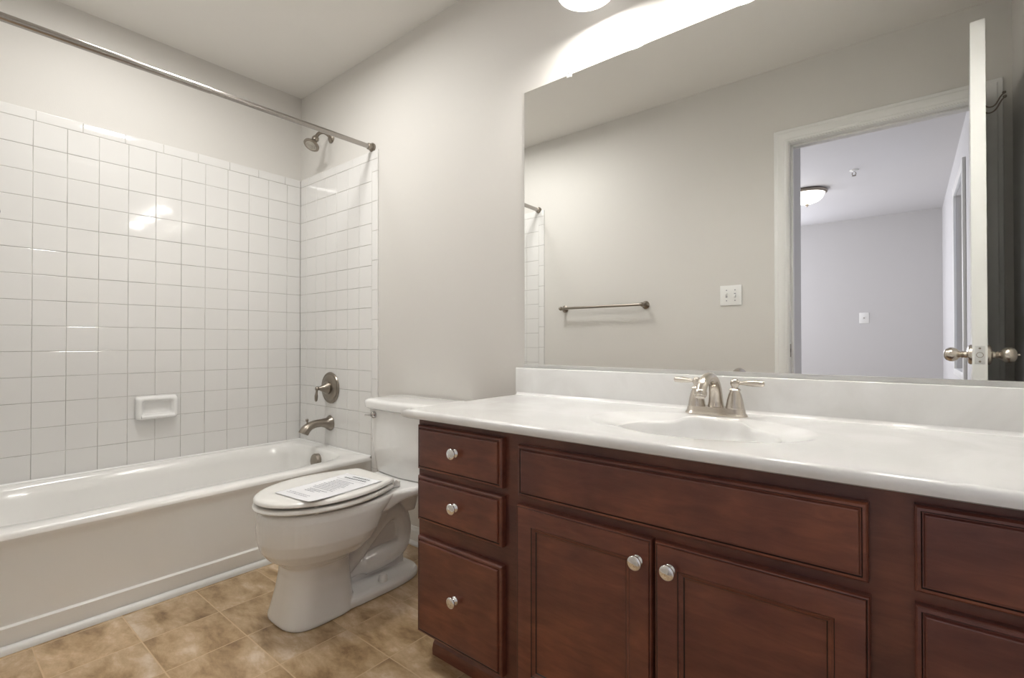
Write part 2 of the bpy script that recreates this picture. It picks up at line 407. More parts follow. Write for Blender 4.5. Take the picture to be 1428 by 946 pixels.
# ------------------------------------------------------------------ the open door
DW, DT, DH = 0.735, 0.037, 2.024
door = anchor('door_1', 'white panelled door standing open edge-on in the mirror', 'door', (OX1-0.001, -W+0.012, 0.003))
door.rotation_euler = (0, 0, math.radians(3.9))
def door_leaf(bm, w_, t_, h_):
    """leaf local: x from -t_ to 0 (thickness), y from 0 to w_, six raised panels on both faces"""
    cols = [(0.105, w_/2-0.05), (w_/2+0.05, w_-0.105)]
    rows = [(0.20, 0.83), (0.97, 1.56), (1.67, 1.90)]
    ygrid = [0, cols[0][0], cols[0][1], cols[1][0], cols[1][1], w_]; zgrid = [0, 0.20, 0.83, 0.97, 1.56, 1.67, 1.90, h_]
    for xx, s in ((0.0, 1), (-t_, -1)):
        for i in range(5):
            for j in range(7):
                y0, y1, z0, z1 = ygrid[i], ygrid[i+1], zgrid[j], zgrid[j+1]
                def ring(ins, dep): return [Vector((xx - s*dep, y0+ins, z0+ins)), Vector((xx - s*dep, y1-ins, z0+ins)), Vector((xx - s*dep, y1-ins, z1-ins)), Vector((xx - s*dep, y0+ins, z1-ins))]
                if i in (1, 3) and j in (1, 3, 5): loft(bm, [ring(0, 0), ring(0.010, 0.006), ring(0.022, 0.006), ring(0.045, 0.002)], False, True)
                else: bm.faces.new([bm.verts.new(v) for v in ring(0, 0)])
    for (a, c) in (((0, 0), (w_, 0)), ((w_, 0), (w_, h_)), ((w_, h_), (0, h_)), ((0, h_), (0, 0))):
        bm.faces.new([bm.verts.new(Vector(v)) for v in ((0, a[0], a[1]), (0, c[0], c[1]), (-t_, c[0], c[1]), (-t_, a[0], a[1]))])
    bmesh.ops.remove_doubles(bm, verts=bm.verts, dist=1e-5)
b = new(); door_leaf(b, DW, DT, DH); finish('leaf', b, 'trim', door, smooth=25)
KZ = 0.908; KY = DW-0.060
def knob_prof(): return [(0.034, 0.0), (0.034, 0.004), (0.031, 0.009), (0.022, 0.012), (0.013, 0.014), (0.0105, 0.020), (0.013, 0.024), (0.010, 0.028), (0.014, 0.032), (0.022, 0.038), (0.0265, 0.048), (0.0265, 0.056), (0.021, 0.066), (0.012, 0.071), (0.0, 0.072)]
b = new(); lathe(b, knob_prof(), (0.0, KY, KZ), (1, 0, 0)); lathe(b, [(0.0035, 0.07), (0.0035, 0.078), (0.002, 0.079)], (0.0, KY, KZ), (1, 0, 0), 12)
finish('door_knob', b, 'nickel', door, label='egg-shaped satin nickel knob with privacy pin, right of the door edge')
b = new(); kp = [(r*(0.92 if h > 0.03 else 1), h*1.02) for r, h in knob_prof()]; lathe(b, kp, (-DT, KY, KZ), (-1, 0, 0))
finish('door_knob', b, 'nickel', door, label='egg-shaped satin nickel knob left of the door edge')
b = new(); box(b, -DT/2-0.0125, -DT/2+0.0125, DW, DW+0.0015, KZ-0.030, KZ+0.030, 0.0006)
lathe(b, [(0.0092, 0.0015), (0.0092, 0.0022), (0.0080, 0.0022), (0.0080, 0.0018)], (-DT/2, DW, KZ), (0, 1, 0), 24, mi=1); lathe(b, [(0.0075, 0.0), (0.0075, 0.004), (0.005, 0.005)], (-DT/2, DW, KZ), (0, 1, 0), 24)
for dz in (-0.022, 0.022): lathe(b, [(0.0033, 0.0015), (0.0033, 0.0024), (0.0, 0.0025)], (-DT/2, DW, KZ+dz), (0, 1, 0), 12, mi=1)
finish('latch_plate', b, ['alu', 'bronze'], door, label='grey latch plate with two screws')
for hz in (0.22, 1.02, 1.80):
    b = new(); tube(b, [(0.004, -0.004, hz-0.045), (0.004, -0.004, hz+0.045)], 0.006, 12, 1); box(b, -0.03, 0.0, -0.0015, 0.0, hz-0.044, hz+0.044)
    finish('hinge', b, 'bronze', door)
# double coat hook on the wall-side face of the door
hy, hz = 0.36, 1.855
hk = bpy.data.objects.new('coat_hook', None); COL.objects.link(hk); hk.parent = door; hk.location = (0, hy, hz); hk['label'] = 'dark wire double coat hook high on the door'
b = new(); box(b, 0.0, 0.003, -0.012, 0.012, -0.03, 0.05, 0.001); finish('mounting_plate', b, 'bronze', hk)
for dy, dz in ((-0.022, 0.016), (0.022, -0.016)):
    b = new(); tube(b, [(0.002, dy*0.3, 0.0+dz), (0.018, dy*0.6, -0.012+dz), (0.035, dy*0.9, -0.006+dz), (0.050, dy, 0.022+dz), (0.058, dy, 0.032+dz)], 0.0026, 10, 6)
    lathe(b, [(0.0, -0.006), (0.0045, -0.004), (0.006, 0.0), (0.0045, 0.004), (0.0, 0.006)], (0.060, dy, 0.035+dz), (0, 0, 1), 12)
    finish('prong', b, 'bronze', hk)

# ------------------------------------------------------------------ bedroom beyond the doorway (seen in the mirror)
BX0, BX1, BY0, BY1 = 0.2, 3.20, -5.72, -1.60
b = new(); box(b, BX0-0.1, BX1+0.1, BY0-0.1, -1.6005, -0.08, 0.0); structure(finish('floor_bedroom', b, 'carpet', smooth=0), 'carpeted floor of the bedroom beyond the doorway', 'floor')
b = new(); box(b, BX0-0.1, BX1+0.1, BY0-0.1, -1.6005, H, H+0.08); structure(finish('ceiling_bedroom', b, 'paint_bed', smooth=0), 'grey-white bedroom ceiling seen through the doorway in the mirror', 'ceiling')
b = new(); box(b, BX0-0.1, BX1+0.1, BY0-0.1, BY0, 0, H); structure(finish('wall_bedroom_far', b, 'paint_bed', smooth=0), 'cool grey far bedroom wall with a small white plate', 'wall')
b = new(); box(b, BX0-0.1, BX0, BY0, -1.6005, 0, H); structure(finish('wall_bedroom_left', b, 'paint_bed', smooth=0), 'bedroom wall out of view left of the doorway', 'wall')
b = new(); box(b, 2.22, 2.335, -2.31, -1.6005, 0, H); structure(finish('wall_closet', b, 'paint_bed', smooth=0), 'short grey wall end just inside the bedroom, left edge of the doorway view', 'wall')
WY0, WY1, WZ0, WZ1 = -3.74, -2.98, 0.75, 2.12
b = new(); box(b, BX1, BX1+0.1, BY0, WY0, 0, H); box(b, BX1, BX1+0.1, WY1, -1.6005, 0, H); box(b, BX1, BX1+0.1, WY0, WY1, 0, WZ0); box(b, BX1, BX1+0.1, WY0, WY1, WZ1, H)
structure(finish('wall_bedroom_right', b, 'paint_bed', smooth=0), 'pale bedroom wall with a window, seen at a grazing angle beside the open door', 'wall')
win = anchor('window_1', 'bluish bright window in the bedroom wall, glimpsed beside the open door', 'window', (BX1, (WY0+WY1)/2, WZ0))
hw = (WY1-WY0)/2; wh = WZ1-WZ0
b = new()
for a in ((-hw-0.07, -hw, 0-0.05, wh+0.07), (hw, hw+0.07, -0.05, wh+0.07), (-hw, hw, wh, wh+0.07), (-hw, hw, -0.05, 0)):
    box(b, -0.018, -0.0005, a[0], a[1], a[2], a[3], 0.003)
finish('window_casing', b, 'trim', win)
b = new()
for a in ((-hw+0.001, -hw+0.04, 0.001, wh-0.001), (hw-0.04, hw-0.001, 0.001, wh-0.001), (-hw+0.04, hw-0.04, wh-0.04, wh-0.001), (-hw+0.04, hw-0.04, 0.001, 0.04), (-hw+0.04, hw-0.04, wh/2-0.02, wh/2+0.02)):
    box(b, 0.03, 0.07, a[0], a[1], a[2], a[3], 0.003)
sash = finish('sash', b, 'trim', win)
b = new(); box(b, 0.048, 0.052, -hw+0.04, hw-0.04, 0.04, wh-0.04); finish('pane', b, 'glass', sash)
# flush ceiling lamp of the bedroom
lm = thing('ceiling_lamp', 'lit bedroom ceiling lamp with glass dome and bronze ring, seen in the mirror', 'ceiling lamp', (2.125, -4.10, H))
b = new(); lathe(b, [(0.10, -0.001), (0.165, -0.001), (0.175, -0.012), (0.172, -0.026), (0.158, -0.034), (0.150, -0.030), (0.148, -0.02), (0.10, -0.018)], (0, 0, 0), (0, 0, 1), 48); finish('ring', b, 'bronze', lm)
b = new(); lathe(b, [(0.150, -0.030), (0.146, -0.048), (0.130, -0.078), (0.100, -0.102), (0.060, -0.118), (0.02, -0.124), (0.0, -0.124)], n=48, cap0=False); finish('glass_dome', b, 'dome', lm)
b = new(); lathe(b, [(0.004, -0.122), (0.016, -0.127), (0.019, -0.135), (0.011, -0.143), (0.012, -0.150), (0.0, -0.157)], n=20); finish('finial', b, 'bronze', lm)
# sprinkler
sp_ = thing('sprinkler_head', 'small chrome fire sprinkler on the bedroom ceiling, seen in the mirror', 'sprinkler', (2.54, -3.664, H))
b = new(); lathe(b, [(0.0, -0.0005), (0.034, -0.0005), (0.032, -0.006), (0.014, -0.010), (0.010, -0.012), (0.010, -0.022)], n=24); finish('escutcheon', b, 'plastic', sp_)
b = new(); tube(b, [(-0.010, 0, -0.02), (-0.014, 0, -0.035), (-0.004, 0, -0.048)], 0.003, 8, 4); tube(b, [(0.010, 0, -0.02), (0.014, 0, -0.035), (0.004, 0, -0.048)], 0.003, 8, 4); lathe(b, [(0.0, -0.047), (0.016, -0.048), (0.016, -0.051), (0.0, -0.052)], n=16); finish('deflector', b, 'bronze', sp_)
# cable plate
cp = thing('wall_plate', 'small white cable plate on the far bedroom wall, seen in the mirror', 'wall plate', (2.49, BY0, 1.25))
b = new(); box(b, -0.048, 0.048, 0.0005, 0.006, -0.064, 0.064, 0.003); finish('plate', b, 'plastic', cp)
b = new(); lathe(b, [(0.006, 0.006), (0.006, 0.014), (0.003, 0.014)], (0, 0, 0), (0, 1, 0), 12); finish('connector', b, 'bronze', cp)

# ------------------------------------------------------------------ bathtub
def sstep(t): t = max(0.0, min(1.0, t)); return t*t*(3-2*t)
tubo = thing('bathtub', 'long white alcove bathtub with smooth apron against the tiled walls', 'bathtub', (0, 0, 0))
g0 = 0.0015
def ray_rect(cx, cy, a, x0, x1, y0, y1):
    dx, dy = math.cos(a), math.sin(a); t = 1e9
    if dx > 1e-9: t = min(t, (x1-cx)/dx)
    if dx < -1e-9: t = min(t, (x0-cx)/dx)
    if dy > 1e-9: t = min(t, (y1-cy)/dy)
    if dy < -1e-9: t = min(t, (y0-cy)/dy)
    return cx+dx*t, cy+dy*t
def basin_ring(x0, x1, y0, y1, e, z, angs):
    cx, cy = (x0+x1)/2, (y0+y1)/2; hx, hy = (x1-x0)/2, (y1-y0)/2; out = []
    for a in angs:
        dx, dy = math.cos(a)*hx, math.sin(a)*hy    # angle in the normalised square
        k = (abs(math.cos(a))**e + abs(math.sin(a))**e)**(-1/e)
        out.append(Vector((cx+dx*k, cy+dy*k, z)))
    return out
N_ = 96; angs = [2*PI*(k+0.5)/N_ for k in range(N_)]
def sq_ring(x0, x1, y0, y1, z):
    out = []
    cx, cy = (x0+x1)/2, (y0+y1)/2; hx, hy = (x1-x0)/2, (y1-y0)/2
    for a in angs:
        m_ = max(abs(math.cos(a)), abs(math.sin(a)))
        out.append(Vector((cx+hx*math.cos(a)/m_, cy+hy*math.sin(a)/m_, z)))
    # pull the vertices nearest each corner onto it
    for sx, sy in ((1, 1), (-1, 1), (-1, -1), (1, -1)):
        c = Vector((cx+sx*hx, cy+sy*hy, z)); i = min(range(N_), key=lambda k: (out[k]-c).length); out[i] = c
    return out
b = new()
X0, X1, Y0, Y1 = TT+g0, TUBW, -W+TT+g0, -TT-g0
rings = [sq_ring(X0, X1, Y0, Y1, TUBH-0.020), sq_ring(X0, X1-0.002, Y0, Y1, TUBH-0.010), sq_ring(X0, X1-0.007, Y0, Y1, TUBH-0.003), sq_ring(X0, X1-0.015, Y0, Y1, TUBH),
         basin_ring(0.050, 0.668, -1.415, -0.072, 7, TUBH+0.0005, angs), basin_ring(0.058, 0.660, -1.405, -0.080, 7, TUBH-0.003, angs), basin_ring(0.066, 0.653, -1.395, -0.086, 6.5, TUBH-0.014, angs),
         basin_ring(0.076, 0.645, -1.375, -0.092, 6, TUBH-0.06, angs), basin_ring(0.092, 0.632, -1.32, -0.106, 5.5, 0.20, angs), basin_ring(0.110, 0.618, -1.25, -0.125, 5, 0.11, angs),
         basin_ring(0.130, 0.600, -1.20, -0.150, 4.5, 0.072, angs), basin_ring(0.17, 0.56, -1.14, -0.20, 4, 0.055, angs), basin_ring(0.30, 0.43, -0.90, -0.45, 2.5, 0.050, angs)]
loft(b, rings, False, True)
# apron: gently recessed panel between the rolled rim and a skirt band
NY, zz = 90, [TUBH-0.020, TUBH-0.026, TUBH-0.034, TUBH-0.045, TUBH-0.06, 0.27, 0.22, 0.16, 0.110, 0.090, 0.080, 0.0775, 0.0755, 0.073, 0.060, 0.03, 0.003]
ysg = [Y0 + (Y1-Y0)*k/NY for k in range(NY+1)]
rows = []
for z in zz:
    row = []
    for y in ysg:
        e = sstep((y-Y0)/0.05)*sstep((Y1-0.012-y)/0.040)
        if z > 0.0765: d_ = 0.014*sstep((TUBH-0.018-z)/0.04)*e
        else: d_ = 0.008*e*sstep((z-0.0735)/0.003) + 0.0
        if z <= 0.0735: d_ = 0.002*e
        row.append(Vector((TUBW-d_, y, z)))
    rows.append(row)
loft(b, rows, closed=False)
# end closing strip
tb = finish('tub_shell', b, 'tub', tubo, smooth=50)
cb = new()
for a_, c_, o_ in (((TT+g0, -W+TT+g0, TUBH), (TT+g0, -TT-g0, TUBH), (1, 0, 0)), ((TT+g0, -TT-g0, TUBH), (TUBW, -TT-g0, TUBH), (0, -1, 0)), ((TT+g0, -W+TT+g0, TUBH), (TUBW, -W+TT+g0, TUBH), (0, 1, 0))):
    prof_strip(cb, [(0.0, -0.001), (0.006, -0.0002), (0.0045, 0.0015), (0.0015, 0.0045), (0.0, 0.006)], a_, c_, o_)
finish('caulk_bead', cb, 'trim', tubo, smooth=40)
OVX, OVY, OVZ = 0.368, -0.098, 0.304
b = new(); lathe(b, [(0.0, 0.0), (0.036, 0.0), (0.037, 0.004), (0.037, 0.022), (0.034, 0.027), (0.0, 0.030)], (OVX, OVY+0.008, OVZ), (0, -1, 0.12), 40); finish('overflow_cover', b, 'bronze', tubo, label='round dark nickel overflow cover')
b = new(); lathe(b, [(0.0, 0.0), (0.030, 0.0), (0.030, 0.003), (0.0, 0.005)], (OVX, -0.26, 0.052), (0, 0, 1), 24); finish('drain', b, 'bronze', tubo)

# ------------------------------------------------------------------ tub fittings
vx, vz = 0.356, 0.697
v = thing('shower_valve', 'round dark nickel valve plate with lever handle above the tub spout', 'shower valve', (vx, -TT-0.0005, vz))
b = new(); lathe(b, [(0.0, 0.0), (0.088, 0.0), (0.089, 0.003), (0.086, 0.008), (0.080, 0.010), (0.074, 0.009), (0.070, 0.012), (0.060, 0.016), (0.046, 0.018), (0.0, 0.018)], (0, 0, 0), (0, -1, 0), 56); finish('escutcheon', b, 'bronze', v)
b = new(); lathe(b, [(0.036, 0.016), (0.036, 0.026), (0.033, 0.030), (0.026, 0.038), (0.016, 0.056), (0.010, 0.070), (0.008, 0.074), (0.011, 0.078), (0.012, 0.084), (0.009, 0.090), (0.0, 0.092)], (0, 0, 0), (0, -1, 0), 40); finish('handle_hub', b, 'bronze', v)
b = new(); tube(b, [(0, -0.083, -0.006), (0, -0.085, -0.022), (0, -0.087, -0.040), (0, -0.088, -0.062), (0, -0.088, -0.070)], [0.0055, 0.006, 0.0092, 0.0078, 0.004], 16, 5); finish('lever', b, 'bronze', v)
s = thing('tub_spout', 'dark nickel tub spout with diverter knob low on the tiled wall', 'tub spout', (0.352, -TT-0.0005, 0.498))
b = new(); tube(b, [(0, 0, 0), (0, -0.004, 0), (0, -0.014, 0.001), (0, -0.028, 0.003), (0, -0.055, 0.006), (0, -0.090, 0.005), (0, -0.120, -0.003), (0, -0.142, -0.017), (0, -0.155, -0.034), (0, -0.159, -0.041)], [0.043, 0.043, 0.037, 0.028, 0.0220, 0.0215, 0.0230, 0.0255, 0.0270, 0.0275], 28, 4); finish('spout_body', b, 'bronze', s)
b = new(); lathe(b, [(0.004, 0.0), (0.004, 0.018), (0.0075, 0.021), (0.0085, 0.027), (0.006, 0.032), (0.0, 0.033)], (0, -0.135, 0.006), (0, -0.1, 1), 16); finish('diverter_knob', b, 'bronze', s)

sh = thing('wall_shower', 'bell-shaped dark nickel shower head on a short bent arm', 'shower', (0.344, -0.0005, 2.122))
b = new(); lathe(b, [(0.0, 0.0), (0.029, 0.0), (0.030, 0.003), (0.024, 0.008), (0.016, 0.014), (0.0, 0.016)], (0, 0, 0), (0, -1, 0), 32); finish('flange', b, 'bronze', sh)
b = new(); tube(b, [(0, -0.006, 0), (0, -0.025, 0.012), (0, -0.050, 0.016), (0, -0.075, 0.004), (0, -0.092, -0.020), (0, -0.097, -0.030)], 0.0095, 16, 6); finish('arm', b, 'bronze', sh)
hd = Vector((0.10, -0.50, -0.86)).normalized()
b = new(); lathe(b, [(0.010, -0.006), (0.0165, -0.002), (0.019, 0.008), (0.0165, 0.018), (0.0150, 0.022), (0.019, 0.030), (0.026, 0.040), (0.036, 0.050), (0.0425, 0.055), (0.0430, 0.061), (0.040, 0.064), (0.036, 0.0635), (0.0, 0.0635)], (0, -0.095, -0.030), hd, 40)
hb = finish('head', b, 'bronze', sh)
b = new(); o_ = Vector((0, -0.095, -0.030)); lathe(b, [(0.0, 0.0637), (0.030, 0.0637), (0.030, 0.0655), (0.026, 0.0665), (0.024, 0.0648), (0.021, 0.0648), (0.019, 0.0672), (0.013, 0.0676), (0.011, 0.0655), (0.008, 0.0655), (0.006, 0.0680), (0.0, 0.0682)], o_, hd, 40)
face = finish('spray_face', b, 'rubber', hb, label='pale round spray face')

rod = thing('shower_rod', 'straight satin nickel shower curtain rod high above the tub edge', 'shower rod', (0.741, 0, 0))
ra, rb = Vector((0, -0.010, 1.966)), Vector((0, -W+0.010, 1.951))
b = new(); rm = ra.lerp(rb, 0.52); tube(b, [ra, rm], 0.0120, 24, 1); tube(b, [rm+Vector((0, 0.01, 0)), rb], 0.0138, 24, 1); finish('tube', b, 'rod', rod)
for p, d_ in ((Vector((0, -0.0005, 1.966)), -1), (Vector((0, -W+0.0005, 1.951)), 1)):
    b = new(); lathe(b, [(0.0, 0.0), (0.023, 0.0), (0.0235, 0.008), (0.019, 0.014), (0.0165, 0.022), (0.0165, 0.030), (0.0125, 0.032)], p, (0, d_, 0), 32); finish('end_flange', b, 'bronze', rod)

sd = thing('soap_dish', 'white ceramic soap dish set in the tiled wall over the tub', 'soap dish', (TT+0.0003, -0.742, 0.634))
b = new()
def yz(y0, y1, z0, z1, r, x, per=6): return [Vector((x, p.x, p.y)) for p in rrect(y0, y1, z0, z1, r, 0, per)]
loft(b, [yz(-0.086, 0.086, -0.056, 0.058, 0.012, 0.0), yz(-0.087, 0.087, -0.057, 0.058, 0.014, 0.010), yz(-0.083, 0.083, -0.054, 0.054, 0.018, 0.026), yz(-0.076, 0.076, -0.049, 0.048, 0.018, 0.033), yz(-0.069, 0.069, -0.040, 0.041, 0.014, 0.033),
         yz(-0.064, 0.064, -0.034, 0.036, 0.012, 0.028), yz(-0.060, 0.060, -0.030, 0.033, 0.012, 0.012), yz(-0.054, 0.054, -0.024, 0.028, 0.010, 0.008)])
finish('dish', b, 'porcelain', sd, smooth=60)
b = new(); loft(b, [[Vector((x, y, z)) for x, z in ((0.010, -0.036), (0.034, -0.049), (0.043, -0.047), (0.044, -0.040), (0.036, -0.034), (0.010, -0.030))] for y in (-0.068, -0.060, 0.060, 0.068)])
finish('lip', b, 'porcelain', sd, smooth=60)

# ------------------------------------------------------------------ toilet
TX = 1.240
toi = thing('toilet', 'white two-piece toilet with exposed trapway between tub and vanity', 'toilet', (TX, 0, 0))
def egg(yf, yb, hw_, z, e=2.2, yc=None, n=64, eb=None):
    yc = (yf+yb)/2 if yc is None else yc; out = []
    for k in range(n):
        a = 2*PI*k/n; c, s_ = math.cos(a), math.sin(a)
        ee = (eb or e) if s_ > 0 else e
        kx = abs(c)**(2/ee)*(1 if c >= 0 else -1); ky = abs(s_)**(2/ee)*(1 if s_ >= 0 else -1)
        out.append(Vector((hw_*kx, yc + (yb-yc if s_ > 0 else yc-yf)*ky, z)))
    return out
b = new()
# front pedestal and bowl
loft(b, [egg(-0.732, -0.470, 0.123, 0.001, 3.2), egg(-0.732, -0.470, 0.123, 0.012, 3.2), egg(-0.724, -0.473, 0.115, 0.045, 3.1), egg(-0.712, -0.476, 0.104, 0.10, 3.0), egg(-0.704, -0.478, 0.098, 0.155, 2.8), egg(-0.704, -0.474, 0.098, 0.185, 2.6, -0.58),
         egg(-0.722, -0.452, 0.118, 0.203, 2.4, -0.56), egg(-0.750, -0.425, 0.146, 0.222, 2.3, -0.54), egg(-0.770, -0.395, 0.166, 0.250, 2.25, -0.53), egg(-0.780, -0.368, 0.177, 0.285, 2.2, -0.52), egg(-0.782, -0.345, 0.180, 0.33, 2.2, -0.51), egg(-0.780, -0.318, 0.180, 0.360, 2.2, -0.51, eb=2.6),
         egg(-0.774, -0.300, 0.175, 0.378, 2.2, -0.51, eb=2.8), egg(-0.765, -0.29, 0.168, 0.386, 2.2, -0.51, eb=2.8), egg(-0.70, -0.34, 0.11, 0.384, 2.2, -0.51)])
# deck under the tank: neck widening backwards
def deck_ring(y, hw_, z0, z1):
    r = 0.016; pts = []
    for sx, sz, a0 in ((1, 1, 0), (-1, 1, PI/2), (-1, -1, PI), (1, -1, 1.5*PI)):
        for k in range(5):
            a = a0 + PI/2*k/4; pts.append(Vector((sx*(hw_-r) + r*math.cos(a), y, (z1-r if sz > 0 else z0+r) + r*math.sin(a))))
    return pts
loft(b, [deck_ring(-0.46, 0.130, 0.320, 0.383), deck_ring(-0.38, 0.150, 0.322, 0.386), deck_ring(-0.33, 0.148, 0.336, 0.386), deck_ring(-0.30, 0.155, 0.345, 0.386), deck_ring(-0.265, 0.166, 0.350, 0.386), deck_ring(-0.10, 0.172, 0.350, 0.386), deck_ring(-0.045, 0.160, 0.352, 0.386), deck_ring(-0.035, 0.150, 0.354, 0.382)])
# foot plate at the rear
loft(b, [egg(-0.62, -0.160, 0.116, 0.001, 3.2, -0.40), egg(-0.62, -0.160, 0.116, 0.020, 3.2, -0.40), egg(-0.615, -0.166, 0.109, 0.030, 3.0, -0.40), egg(-0.60, -0.18, 0.095, 0.034, 2.8, -0.40), egg(-0.50, -0.30, 0.03, 0.036, 2.5, -0.40)])
# trapway: from under the bowl up and back, over the weir, down and forward into the foot
tube(b, [(0, -0.53, 0.085), (0, -0.47, 0.122), (0, -0.42, 0.160), (0, -0.365, 0.205), (0, -0.315, 0.243), (0, -0.268, 0.262), (0, -0.228, 0.248), (0, -0.207, 0.205), (0, -0.205, 0.155), (0, -0.228, 0.113), (0, -0.285, 0.098), (0, -0.345, 0.094), (0, -0.395, 0.088), (0, -0.425, 0.078), (0, -0.480, 0.070)],
     [0.044, 0.044, 0.042, 0.040, 0.039, 0.039, 0.039, 0.038, 0.039, 0.043, 0.048, 0.048, 0.042, 0.021, 0.018], 28, 5)
tube(b, [(0, -0.185, 0.25), (0, -0.18, 0.31), (0, -0.175, 0.365)], [0.040, 0.050, 0.085], 28, 4)
box(b, -0.010, 0.010, -0.47, -0.20, 0.03, 0.235, 0.004)
bowl = finish('bowl', b, 'porcelain', toi, smooth=60)
mrm = bowl.modifiers.new('remesh', 'REMESH'); mrm.mode = 'VOXEL'; mrm.voxel_size = 0.0030; mrm.use_smooth_shade = True
msm = bowl.modifiers.new('smooth', 'CORRECTIVE_SMOOTH') if False else bowl.modifiers.new('smooth', 'SMOOTH'); msm.factor = 0.6; msm.iterations = 4
for sx in (1, -1):
    b = new(); lathe(b, [(0.018, 0.0), (0.018, 0.010), (0.0165, 0.022), (0.011, 0.029), (0.0, 0.031)], (sx*0.080, -0.355, 0.030), (0, 0, 1), 24); finish('bolt_cap', b, 'porcelain', toi)
# seat and lid
def seat_ring(z, ins=0.0, yb=-0.330, yf=-0.795, hw_=0.183, n=72):
    out = []; yc = -0.555
    for k in range(n):
        a = 2*PI*k/n; c, s_ = math.cos(a), math.sin(a)
        if s_ <= 0: x = (hw_-ins)*c; y = yc + (yc-yf-ins)*s_
        else:
            y = yc + (yb-yc-ins)*min(1.0, s_*1.18) if s_*1.18 < 1 else yb-ins
            f = max(0.0, min(1.0, (y-yc)/(yb-yc)))
            x = (hw_-ins)*(1-0.36*f**1.9)*(1 if c >= 0 else -1)
            if s_*1.18 >= 1: x = (hw_-ins)*0.64*c/math.sqrt(1-(1/1.18)**2)
            else: x = x if abs(c) > 1e-6 else 0
        out.append(Vector((x, y, z)))
    return out
b = new()
loft(b, [seat_ring(0.3925, 0.014), seat_ring(0.3940, 0.004), seat_ring(0.3985, 0.0), seat_ring(0.4045, 0.001), seat_ring(0.4080, 0.006), seat_ring(0.4090, 0.02)])
finish('seat', b, 'seat', toi, smooth=50)
b = new()
loft(b, [seat_ring(0.4160, 0.020, yb=-0.325), seat_ring(0.4165, 0.008, yb=-0.325), seat_ring(0.4200, 0.003, yb=-0.325), seat_ring(0.4270, 0.004, yb=-0.325), seat_ring(0.4315, 0.010, yb=-0.325), seat_ring(0.4335, 0.022, yb=-0.325), seat_ring(0.4350, 0.055, yb=-0.325), seat_ring(0.4355, 0.11, yb=-0.325)])
finish('lid', b, 'seat', toi, smooth=50)
for x, y in ((-0.13, -0.66), (0.13, -0.66), (-0.10, -0.42), (0.10, -0.42)):
    b = new(); box(b, x-0.012, x+0.012, y-0.006, y+0.006, 0.384, 0.3935, 0.002); box(b, x-0.010, x+0.010, y-0.006, y+0.006, 0.408, 0.417, 0.002)
    finish('bumper', b, 'seat', toi)
for sx in (1, -1):
    b = new(); box(b, sx*0.085-0.022, sx*0.085+0.022, -0.330, -0.292, 0.386, 0.412, 0.006, 3); tube(b, [(sx*0.085-0.026, -0.318, 0.410), (sx*0.085+0.026, -0.318, 0.410)], 0.008, 14, 1); finish('hinge', b, 'seat', toi)
# tank
def tank_ring(hwb, hwf, yb, yf, z, rf=0.06, bow=0.012, per=8):
    pts = [Vector((-hwb, yb, z)), Vector((-hwb+(hwb-hwf)*0.15, yb+(yf-yb)*0.35, z))]
    # front left corner as an arc from the side to the front
    n_ = per; c = Vector((-hwf+rf*0.2, yf+rf, z))
    for k in range(n_+1):
        t = k/n_; a = PI - 0.25 + (PI/2+0.25)*t
        pts.append(Vector((c.x + rf*math.cos(a), c.y + rf*math.sin(a), z)))
    for k in range(1, 8):
        t = k/8; x = (c.x)*(1-2*t); pts.append(Vector((x, yf - bow*math.sin(PI*t), z)))
    for p in reversed([q for q in pts[:2+n_+1]]): pts.append(Vector((-p.x, p.y, p.z)))
    # back edge
    for k in range(1, 6): t = k/6; pts.append(Vector((hwb*(1-2*t), yb, z)))
    return pts
b = new()
loft(b, [tank_ring(0.180, 0.140, -0.030, -0.212, 0.3865, 0.05), tank_ring(0.188, 0.148, -0.026, -0.218, 0.394, 0.055), tank_ring(0.225, 0.172, -0.022, -0.224, 0.52, 0.06), tank_ring(0.248, 0.186, -0.020, -0.226, 0.660, 0.06)])
finish('tank', b, 'porcelain', toi, smooth=50)
b = new()
loft(b, [tank_ring(0.240, 0.190, -0.016, -0.232, 0.6605, 0.06), tank_ring(0.252, 0.200, -0.012, -0.243, 0.668, 0.065), tank_ring(0.254, 0.202, -0.012, -0.245, 0.690, 0.065), tank_ring(0.250, 0.198, -0.014, -0.241, 0.699, 0.065), tank_ring(0.242, 0.190, -0.018, -0.233, 0.7035, 0.062), tank_ring(0.235, 0.170, -0.035, -0.210, 0.7055, 0.05)])
finish('tank_lid', b, 'porcelain', toi, smooth=50)
b = new(); lathe(b, [(0.0, -0.012), (0.0145, -0.012), (0.0150, 0.006), (0.0125, 0.012), (0.0075, 0.016), (0.006, 0.022), (0.0, 0.024)], (-0.158, -0.228, 0.637), (0, -1, 0), 24)
tube(b, [(-0.158, -0.243, 0.637), (-0.168, -0.247, 0.637), (-0.182, -0.249, 0.636), (-0.193, -0.249, 0.635)], [0.007, 0.0055, 0.0050, 0.0060], 14, 4, flat=0.7); finish('flush_handle', b, 'darkened_chrome', toi, label='small chrome flush handle')

